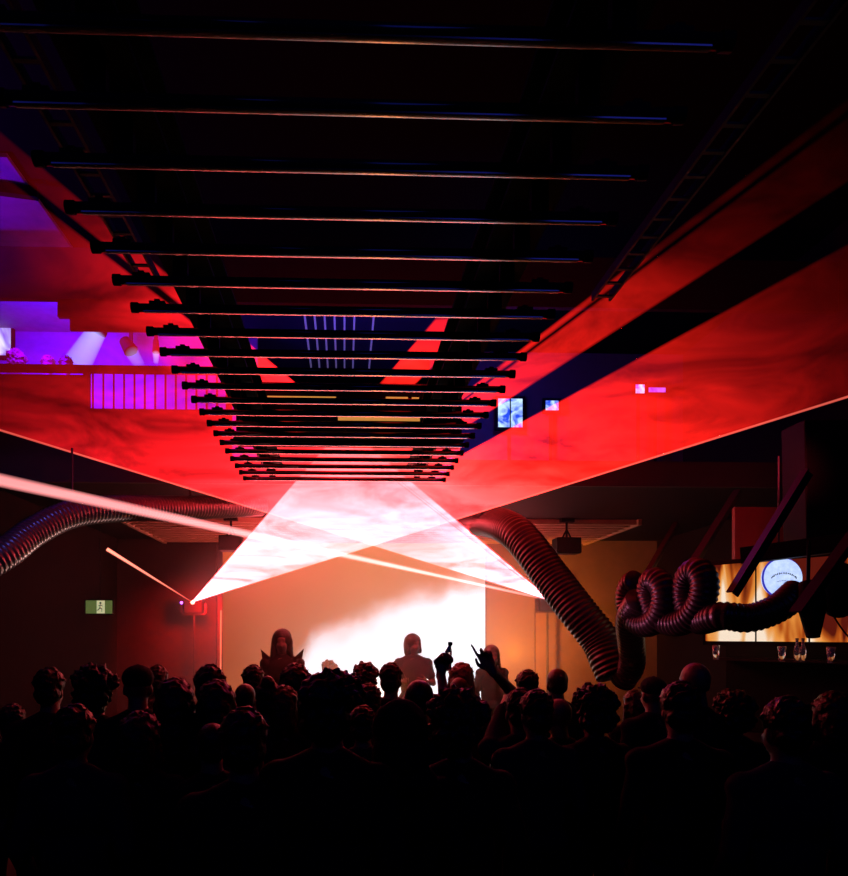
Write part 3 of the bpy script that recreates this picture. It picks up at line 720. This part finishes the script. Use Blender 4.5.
def shirt_mesh(arms, long=True):
    bm = bmesh.new()
    ball(bm, (0, .0, 1.28), (.180, .120, .175)); ball(bm, (0, .0, 1.10), (.160, .116, .18)); ball(bm, (0, 0, .95), (.176, .128, .11))
    for s in (-1, 1): caps(bm, (0, -.015, 1.455), (s*.145, -.01, 1.385), .064, .062)
    for i, s in enumerate((-1, 1)):
        sh, el, wr = arms[i]; ball(bm, sh, .073)
        if long: caps(bm, sh, el, .062, .052); caps(bm, el, el.lerp(wr, .93), .052, .038)
        else: caps(bm, sh, sh.lerp(el, .62), .064, .060)
    def disp(c):
        n = noise.noise(c*9)*.008+noise.noise(V((c.x*14, c.y*14, c.z*5)))*.005
        u = V((c.x, c.y, 0)); return u.normalized()*n if u.length > .01 else V((0, 0, 0))
    return remesh(bm, .014, 2, disp)
def trouser_mesh():
    bm = bmesh.new(); ball(bm, (0, 0, .92), (.172, .125, .12))
    for s in (-1, 1): caps(bm, V((s*.09, 0, .88)), V((s*.11, .02, .49)), .098, .070); caps(bm, V((s*.11, .02, .49)), V((s*.12, -.02, .12)), .070, .058)
    return remesh(bm, .016, 2)
def shoe_mesh(s):
    bm = bmesh.new(); caps(bm, (s*.12, -.06, .045), (s*.12, .13, .04), .046, .044); box(bm, (s*.12-.045, -.10, 0), (s*.12+.045, .17, .03))
    return remesh(bm, .012, 2)
def tuft(bm, C, rnd, n, rx, ry, rz, out):
    for i in range(n):
        a = rnd.uniform(0, 2*PI); e = rnd.uniform(.05, 1.5); d = V((math.cos(a)*math.cos(e), math.sin(a)*math.cos(e), math.sin(e)))
        p = C+V((0, -.012, .056))+V((d.x*rx, d.y*ry, d.z*rz)); side = V((rnd.uniform(-1, 1), rnd.uniform(-1, 1), rnd.uniform(-.3, .6)))*.010
        caps(bm, p-d*.008, p+d*(out+rnd.uniform(0, .006))+side, .0060, .004, 6)
def hair_mesh(kind, seed=0):
    bm = bmesh.new(); C = V((0, .0, 1.60)); amp, fr = .006, 22; vox = .010
    rnd = random.Random(seed)
    if kind == 'short':
        ball(bm, C+V((0, -.012, .060)), (.088, .100, .090)); ball(bm, C+V((0, -.045, .0)), (.078, .068, .075)); amp, fr = .005, 34; vox = .0072; tuft(bm, C, rnd, 170, .084, .095, .088, .008)
    elif kind == 'curly':
        ball(bm, C+V((0, -.015, .075)), (.112, .118, .105)); ball(bm, C+V((0, -.045, .0)), (.105, .085, .09)); amp, fr = .022, 30
        for i in range(60):
            a = rnd.uniform(0, 2*PI); e = rnd.uniform(-.1, 1.4); n = V((math.cos(a)*math.cos(e), math.sin(a)*math.cos(e), math.sin(e)))
            if n.y > .55 and n.z < .35: continue
            ball(bm, C+V((0, -.015, .07))+V((n.x*.112, n.y*.115, n.z*.103)), rnd.uniform(.016, .028), 8, 6)
        vox = .009
    elif kind == 'quiff':
        ball(bm, C+V((0, -.015, .060)), (.098, .106, .090)); ball(bm, C+V((0, -.05, -.01)), (.092, .07, .09))
        amp, fr = .012, 26; vox = .008
        for i in range(90):
            a = rnd.uniform(-2.2, 2.2); x = rnd.uniform(-.085, .085); y = rnd.uniform(-.10, .07)
            h = .085*math.sqrt(max(.05, 1-(x/.1)**2-(y/.13)**2))
            p = C+V((x, y, .058+h*.9)); q = p+V((.022+.25*x+rnd.uniform(-.012, .012), rnd.uniform(.0, .03), rnd.uniform(.006, .030)))
            caps(bm, p, q, .009, .005, 6)
        for i in range(14):                                          # forelock that sticks out sideways
            p = C+V((.07+rnd.uniform(-.01, .01), rnd.uniform(-.03, .05), .085+rnd.uniform(-.02, .02))); caps(bm, p, p+V((.050, .0, rnd.uniform(-.035, .004))), .012, .006, 6)
    elif kind == 'long':
        ball(bm, C+V((0, -.015, .058)), (.098, .106, .092)); 
        caps(bm, C+V((0, -.05, .02)), C+V((0, -.075, -.22)), .088, .070)
        for s in (-1, 1): caps(bm, C+V((s*.072, -.02, .02)), C+V((s*.088, -.01, -.20)), .034, .030)
        amp, fr = .006, 22; vox = .0075; tuft(bm, C, rnd, 120, .092, .100, .088, .008)
    elif kind == 'smooth_long':
        ball(bm, C+V((0, -.015, .050)), (.108, .110, .110)); caps(bm, C+V((0, -.05, .02)), C+V((0, -.07, -.20)), .10, .090)
        for s in (-1, 1): caps(bm, C+V((s*.080, .0, .03)), C+V((s*.098, .01, -.19)), .034, .034)
        amp, fr = .003, 12
    elif kind == 'smooth_bob':
        ball(bm, C+V((0, -.012, .050)), (.106, .112, .104)); caps(bm, C+V((0, -.045, .02)), C+V((0, -.05, -.07)), .10, .092)
        for s in (-1, 1): caps(bm, C+V((s*.080, .0, .03)), C+V((s*.088, .01, -.07)), .032, .034)
        amp, fr = .003, 12
    elif kind == 'bob':
        ball(bm, C+V((0, -.015, .058)), (.104, .110, .094)); caps(bm, C+V((0, -.045, .02)), C+V((0, -.055, -.09)), .098, .090)
        for s in (-1, 1): caps(bm, C+V((s*.078, -.01, .02)), C+V((s*.090, .0, -.09)), .032, .034)
        amp, fr = .006, 24; vox = .0075; tuft(bm, C, rnd, 150, .100, .105, .090, .010)
    elif kind == 'bun':
        ball(bm, C+V((0, -.012, .056)), (.086, .098, .088)); ball(bm, C+V((0, -.045, .0)), (.076, .066, .072)); ball(bm, C+V((0, -.07, .14)), (.046, .046, .042)); vox = .0072; tuft(bm, C, rnd, 90, .080, .092, .084, .006)
    elif kind == 'crop':
        ball(bm, C+V((0, -.013, .050)), (.0805, .097, .090)); ball(bm, C+V((0, -.04, .005)), (.073, .066, .065)); amp = .001
    elif kind == 'cap':
        ball(bm, C+V((0, -.010, .070)), (.090, .104, .075)); bm2 = bmesh.new()
        ball(bm, C+V((0, .105, .055)), (.066, .062, .010)); ball(bm, C+V((0, -.01, .145)), .008, 8, 6); amp = 0
    elif kind == 'hood':
        ball(bm, C+V((0, -.02, .045)), (.112, .115, .118)); ball(bm, C+V((0, -.045, -.06)), (.118, .095, .11)); caps(bm, C+V((-.08, -.05, -.17)), C+V((.08, -.05, -.17)), .07); amp, fr = .006, 12
    def disp(c):
        if not amp: return V((0, 0, 0))
        n = (c-C-V((0, 0, .02))).normalized(); return n*(noise.noise(c*fr+V((seed, 0, 0)))*amp*1.4+noise.noise(c*fr*2.3)*amp*.6)
    return remesh(bm, vox, 1 if kind in ('quiff', 'curly') else 2, disp)
BODY, SHIRT, HAIR = {}, {}, {}
for v in range(3):
    ar = (arm_default(-1, v), arm_default(1, v)); BODY[v] = body_mesh(ar, .0125, turn=(0, .45, -.5)[v]); SHIRT[v] = shirt_mesh(ar, v != 1)
TR = trouser_mesh(); SHO = [shoe_mesh(-1), shoe_mesh(1)]
for i, k in enumerate(('short', 'curly', 'quiff', 'long', 'bob', 'bun', 'crop', 'cap', 'hood', 'smooth_long', 'smooth_bob')): HAIR[k] = hair_mesh(k, i)
TURN = {0: 0, 1: .45, 2: -.5}
HW = {'short': .176, 'curly': .240, 'quiff': .205, 'long': .200, 'bob': .216, 'bun': .172, 'crop': .160, 'cap': .180, 'hood': .232, 'bald': .152, 'smooth_long': .216, 'smooth_bob': .212}
HT = {'short': 1.752, 'curly': 1.79, 'quiff': 1.765, 'long': 1.752, 'bob': 1.755, 'bun': 1.782, 'crop': 1.742, 'cap': 1.748, 'hood': 1.765, 'bald': 1.735, 'smooth_long': 1.762, 'smooth_bob': 1.755}
def link(name, me, m, parent, loc=(0, 0, 0), rz=0):
    me.materials.clear() if False else None
    o = bpy.data.objects.new(name, me)
    if len(me.materials) == 0: me.materials.append(m)
    o.material_slots[0].link = 'OBJECT'; o.material_slots[0].material = m
    COL.objects.link(o); o.parent = parent; o.location = loc; o.rotation_euler = (0, 0, rz); return o
def person(loc, sc, rz, v, hair, label, group, skin=0, hc=0, cc=0, body=None, shirt=None, hturn=None, legs=True):
    t = empty('person', loc, label, 'person', group, rz=rz); t.scale = (sc, sc, sc)
    link('body', body or BODY[v], (M_skin, M_skin2)[skin], t)
    link('shirt', shirt or SHIRT[v], M_cloth[cc], t)
    if legs:
        link('trousers', TR, M_cloth[(cc+1) % 2], t)
        for i in (0, 1): link('shoe', SHO[i], M_shoe, t)
    if hair != 'bald':
        ht = TURN[v] if hturn is None else hturn
        nm = {'cap': 'cap', 'hood': 'hood'}.get(hair, 'hair')
        piv = V((0, .01 if ht else 0, 0))
        link(nm, HAIR[hair], M_cloth[cc] if hair in ('cap', 'hood') else M_hair[hc], t, (0, 0, 0), ht)
    return t
CROWD = [  # px, top y, head width in px, hair, variant, skin, hair colour, cloth, rotation, label
 (210, 665, 30, 'short', 0, 0, 1, 0, .1, 'person with short dark hair just left of the pale stage edge'),
 (217, 680, 38, 'long', 0, 0, 1, 2, .0, 'person with long dark hair directly in front of the pale stage edge'),
 (253, 665, 22, 'short', 0, 1, 0, 0, .2, 'person with small round dark head left of the performer with pointed shoulders'),
 (268, 675, 27, 'bun', 0, 0, 0, 1, .1, 'person with hair pinned up below the performer with pointed shoulders'),
 (245, 683, 22, 'crop', 0, 1, 0, 0, .1, 'person with cropped hair below the small round head left of the performer'),
 (295, 664, 31, 'bob', 0, 0, 0, 0, -.1, 'person with a dark bob right in front of the performer with pointed shoulders'),
 (328, 668, 56, 'quiff', 0, 0, 0, 0, -.2, 'near person with big tousled quiff sticking out to the right, left of centre'),
 (365, 662, 26, 'curly', 0, 0, 1, 2, .1, 'person with curly hair lit from behind, just right of the big tousled quiff'),
 (391, 663, 23, 'short', 0, 0, 1, 0, -.2, 'person with short hair left of the silhouetted disc jockey'),
 (368, 684, 27, 'short', 0, 0, 1, 2, .3, 'person with short hair directly below the curly head near the bright screen'),
 (419, 679, 29, 'crop', 0, 1, 0, 0, .0, 'person with smooth round head below the raised fist'),
 (329, 660, 17, 'curly', 0, 0, 2, 0, .0, 'distant person with fair curly hair glowing just above the big tousled quiff'),
 (461, 663, 26, 'bob', 0, 0, 2, 2, .0, 'person with fair hair glowing orange between the two raised hands'),
 (459, 677, 20, 'crop', 0, 0, 1, 2, .0, 'person with a small rim-lit head in front of the fair glowing hair'),
 (527, 670, 23, 'short', 0, 0, 0, 0, .1, 'person with round dark head right of the pointing hand'),
 (557, 668, 21, 'crop', 0, 0, 1, 0, .0, 'person with flat-topped short head against the amber wall'),
 (459, 687, 58, 'curly', 2, 0, 1, 0, -.1, 'near person with large curly head in the middle, edge of hair glowing red'),
 (559, 698, 26, 'bald', 0, 0, 0, 0, .3, 'bald person with a thin bright rim right of centre'),
 (594, 684, 44, 'curly', 0, 0, 0, 0, .2, 'person with wide dark curls just left of the foot of the sloping duct'),
 (536, 690, 34, 'short', 0, 1, 0, 1, .1, 'dark-haired person between the pointing hand and the bald head'),
 (50, 668, 28, 'short', 2, 0, 0, 0, .5, 'person at far left whose turned cheek catches red light'),
 (95, 664, 40, 'curly', 0, 0, 0, 0, .0, 'tall person with wide dark curls below the exit sign'),
 (138, 664, 30, 'cap', 0, 0, 0, 0, .2, 'person in a dark cap right of the wide dark curls'),
 (158, 665, 20, 'short', 2, 0, 1, 2, .6, 'person in narrow profile with lit face behind the capped head'),
 (175, 678, 38, 'long', 0, 0, 0, 0, .1, 'person with long straight dark hair left of the short-haired pair by the stage edge'),
 (11, 704, 28, 'short', 1, 0, 1, 2, .3, 'person at the extreme left edge with faint pink face'),
 (75, 705, 40, 'short', 0, 1, 0, 1, .0, 'near dark person below the far left cheek in red light'),
 (244, 708, 48, 'short', 0, 0, 0, 0, .1, 'near person with smooth dark round head left of the big quiff'),
 (212, 722, 34, 'crop', 0, 0, 0, 0, .3, 'near person with a faint rim of red, low beside the smooth round head'),
 (140, 712, 46, 'bob', 0, 0, 0, 0, -.1, 'near person with dark bob below the long straight hair'),
 (400, 698, 58, 'hood', 0, 0, 0, 0, .0, 'near person in a dark hood between the quiff and the large curls'),
 (283, 686, 34, 'bob', 0, 0, 1, 2, .1, 'person with reddish dark bob just left of the big tousled quiff'),
 (363, 706, 30, 'short', 0, 0, 0, 1, .0, 'low dark person wedged between the quiff and the hooded person'),
 (696, 662, 26, 'bald', 2, 0, 0, 0, .6, 'bald person with bright crescent of light on the scalp, right side'),
 (653, 676, 26, 'cap', 0, 0, 0, 1, .1, 'person in a flat cap near the foot of the short rising duct'),
 (634, 690, 26, 'long', 0, 0, 1, 0, .2, 'person with narrow long hair right of the sloping duct foot'),
 (680, 682, 38, 'short', 0, 0, 0, 0, -.2, 'dark person below the bald head with the bright crescent'),
 (733, 690, 40, 'curly', 0, 1, 0, 0, .1, 'barely visible person with curls below the left end of the flame screen'),
 (785, 697, 44, 'short', 0, 0, 0, 1, .0, 'barely visible person below the round sign'),
 (832, 692, 40, 'bob', 0, 0, 0, 0, -.1, 'barely visible person at the extreme right edge below the bar'),
]
for (px, ty, wp, hair, v, sk, hc, cc, rz, lab) in CROWD:
    d = HW[hair]*700/wp
    p = P(px, ty, d); sc = max(.86, min(1.12, p.z/HT[hair]))
    person((p.x, p.y, 0), sc, rz, v, hair, lab, 'crowd facing the stage', sk, hc, cc)
# person with a raised fist holding a bottle
def raised(px, ty, d, hair, arm_i, el_p, wr_p, hd, label, hc=0, cc=0, sk=0, hturn=0):
    p = P(px, ty, d); base = V((p.x, p.y, 0)); sc = p.z/HT[hair]
    ar = [arm_default(-1, 0), arm_default(1, 0)]
    sh = ar[arm_i][0]+V((0, .01, .03)); el = (el_p-base)/sc; wr = (wr_p-base)/sc
    ar[arm_i] = (sh, el, wr)
    b = body_mesh(ar, .0075, 0, {arm_i: hd}); s = shirt_mesh(ar, False)
    return person(base, sc, 0, 0, hair, label, 'crowd facing the stage', sk, hc, cc, body=b, shirt=s), base, sc
wr = P(441, 673, 3.95); el = P(446, 712, 3.75)
raised(416, 690, 4.05, 'short', 1, el, wr, (P(446, 650, 3.98)-wr, V((-1, -.4, 0)), (1.35, 1.4, 1.4, 1.4), .9), 'person raising a fist that holds a small bottle, in front of the bright screen', 0, 0, 0)
t = empty('small_bottle', P(448.5, 662, 3.97), 'small clear bottle with dark cap held up in the raised fist', 'bottle')
bm = bmesh.new(); tube(bm, [V((-.004, 0, -.05)), V((0, 0, .06)), V((.006, 0, .085)), V((.010, 0, .10))], [.020, .020, .010, .009], 14); obj('vessel', bm, M_glass, t, smooth=True)
bm = bmesh.new(); tube(bm, [V((.009, 0, .096)), V((.011, 0, .114))], .013, 12); obj('cap', bm, M_black, t)
# person pointing
wr = P(491.5, 670, 4.05); el = P(516, 700, 3.95)
raised(520, 689, 3.9, 'short', 0, P(512, 692, 4.3), wr, (P(484, 655, 4.08)-wr, V((-.75, -.1, -.62)), (.05, .85, 1.3, 1.35), .7), 'person raising an arm with one finger pointing up to the left', 0, 1, 0)
# performers
p = P(413, 633, 8.6); 
dj = person((p.x, p.y, .28), (p.z-.28)/HT['bob'], PI, 1, 'smooth_bob', 'disc jockey seen as a soft pale silhouette before the white glow', 'performers on stage', 0, 1, 3)
p = P(492, 645, 8.4)
person((p.x, p.y, .28), max(.9, (p.z-.28)/HT['short']), PI+.3, 0, 'smooth_long', 'stage performer glowing amber behind the pointing hand', 'performers on stage', 0, 2, 3)
p = P(282, 628, 7.7)
wm = person((p.x, p.y, .28), (p.z-.28)/HT['smooth_long'], PI, 0, 'smooth_long', 'long-haired performer in a jacket with pointed winged shoulders at the left of the stage', 'performers on stage', 0, 1, 2)
for s in (-1, 1):
    bm = bmesh.new()
    vs = [V((s*.13, .05, 1.44)), V((s*.13, -.09, 1.44)), V((s*.20, -.09, 1.36)), V((s*.20, .05, 1.36)), V((s*.235, -.03, 1.535)), V((s*.225, -.0, 1.53))]
    q = [bm.verts.new(v) for v in vs]
    for f in ((0, 1, 2, 3), (0, 5, 4, 1), (2, 4, 5, 3), (1, 4, 2), (0, 3, 5)): bm.faces.new([q[i] for i in f])
    o = obj('shoulder_wing', bm, M_cloth[2], wm); 
dk = empty('dj_desk', (P(400, 660, 7.6).x, 7.9, .28), 'black disc jockey desk on the stage hidden behind the crowd', 'desk')
obj('worktop', box(bmesh.new(), (-.7, -.3, .95), (.9, .1, 1.0)), M_black, dk); obj('front_panel', box(bmesh.new(), (-.68, -.3, 0), (.88, -.27, .95)), M_black, dk)
for x in (-.66, .84): obj('leg', box(bmesh.new(), (x, .02, 0), (x+.04, .06, .95)), M_black, dk)
# guests leaning at the gallery rail
for (px, ty, hr, hc, lab) in ((16, 350, 'curly', 2, 'guest upstairs with fair wavy hair beside the violet-white screen'), (48, 356, 'short', 2, 'guest upstairs with pale head, middle one at the gallery rail'),
                              (66, 356.5, 'short', 0, 'guest upstairs with dark head beside the broad blue light cone')):
    p = P(px, ty, 8.6); person((p.x, 8.6, GF), min(1.1, (p.z-GF)/HT[hr]), .4, 0, hr, lab, 'guests on the gallery', 0, hc, 3)

# ------------------------------------------------------------------ smoke on the stage and haze over the crowd
g = NT('stage_smoke'); tc = g.n('ShaderNodeTexCoord'); mp = g.n('ShaderNodeMapping'); mp.inputs['Scale'].default_value = (1/3.1, 1/2.4, 1/2.3); g.l(tc.outputs['Object'], mp.inputs['Vector'])
ln = g.n('ShaderNodeVectorMath', operation='LENGTH'); g.l(mp.outputs[0], ln.inputs[0])
q2 = g.math('SUBTRACT', 1.0, g.math('POWER', ln.outputs['Value'], 2.0), clamp=True)
v2 = g.n('ShaderNodeVolumeScatter'); v2.inputs['Color'].default_value = (1, .95, .92, 1); v2.inputs['Anisotropy'].default_value = .5
g.l(g.math('MULTIPLY', q2, .20), v2.inputs['Density']); g.l(v2.outputs[0], g.out.inputs['Volume'])
bm = bmesh.new(); bmesh.ops.create_icosphere(bm, subdivisions=4, radius=1, matrix=Matrix.Diagonal((3.1, 2.4, 2.3, 1)))
for v in bm.verts: v.co.z = max(-1.35, min(1.86, v.co.z)); v.co.y = min(2.0, v.co.y)
tagp(obj('stage_smoke', bm, g.m, loc=(.35, 9.3, 1.66)), 'soft glowing smoke around the performers in front of the bright backdrop', 'smoke', None, 'stuff')
# ------------------------------------------------------------------ haze over the stage
g = NT('stage_haze'); vs_ = g.n('ShaderNodeVolumeScatter'); vs_.inputs['Color'].default_value = (1, .9, .85, 1); vs_.inputs['Density'].default_value = .004; vs_.inputs['Anisotropy'].default_value = .55
g.l(vs_.outputs[0], g.out.inputs['Volume'])
hz = obj('haze', box(bmesh.new(), (-3.6, 4.6, .02), (5.1, 11.3, MZ-.1)), g.m); tagp(hz, 'thin theatrical haze hanging over the crowd and the stage', 'haze', None, 'stuff')
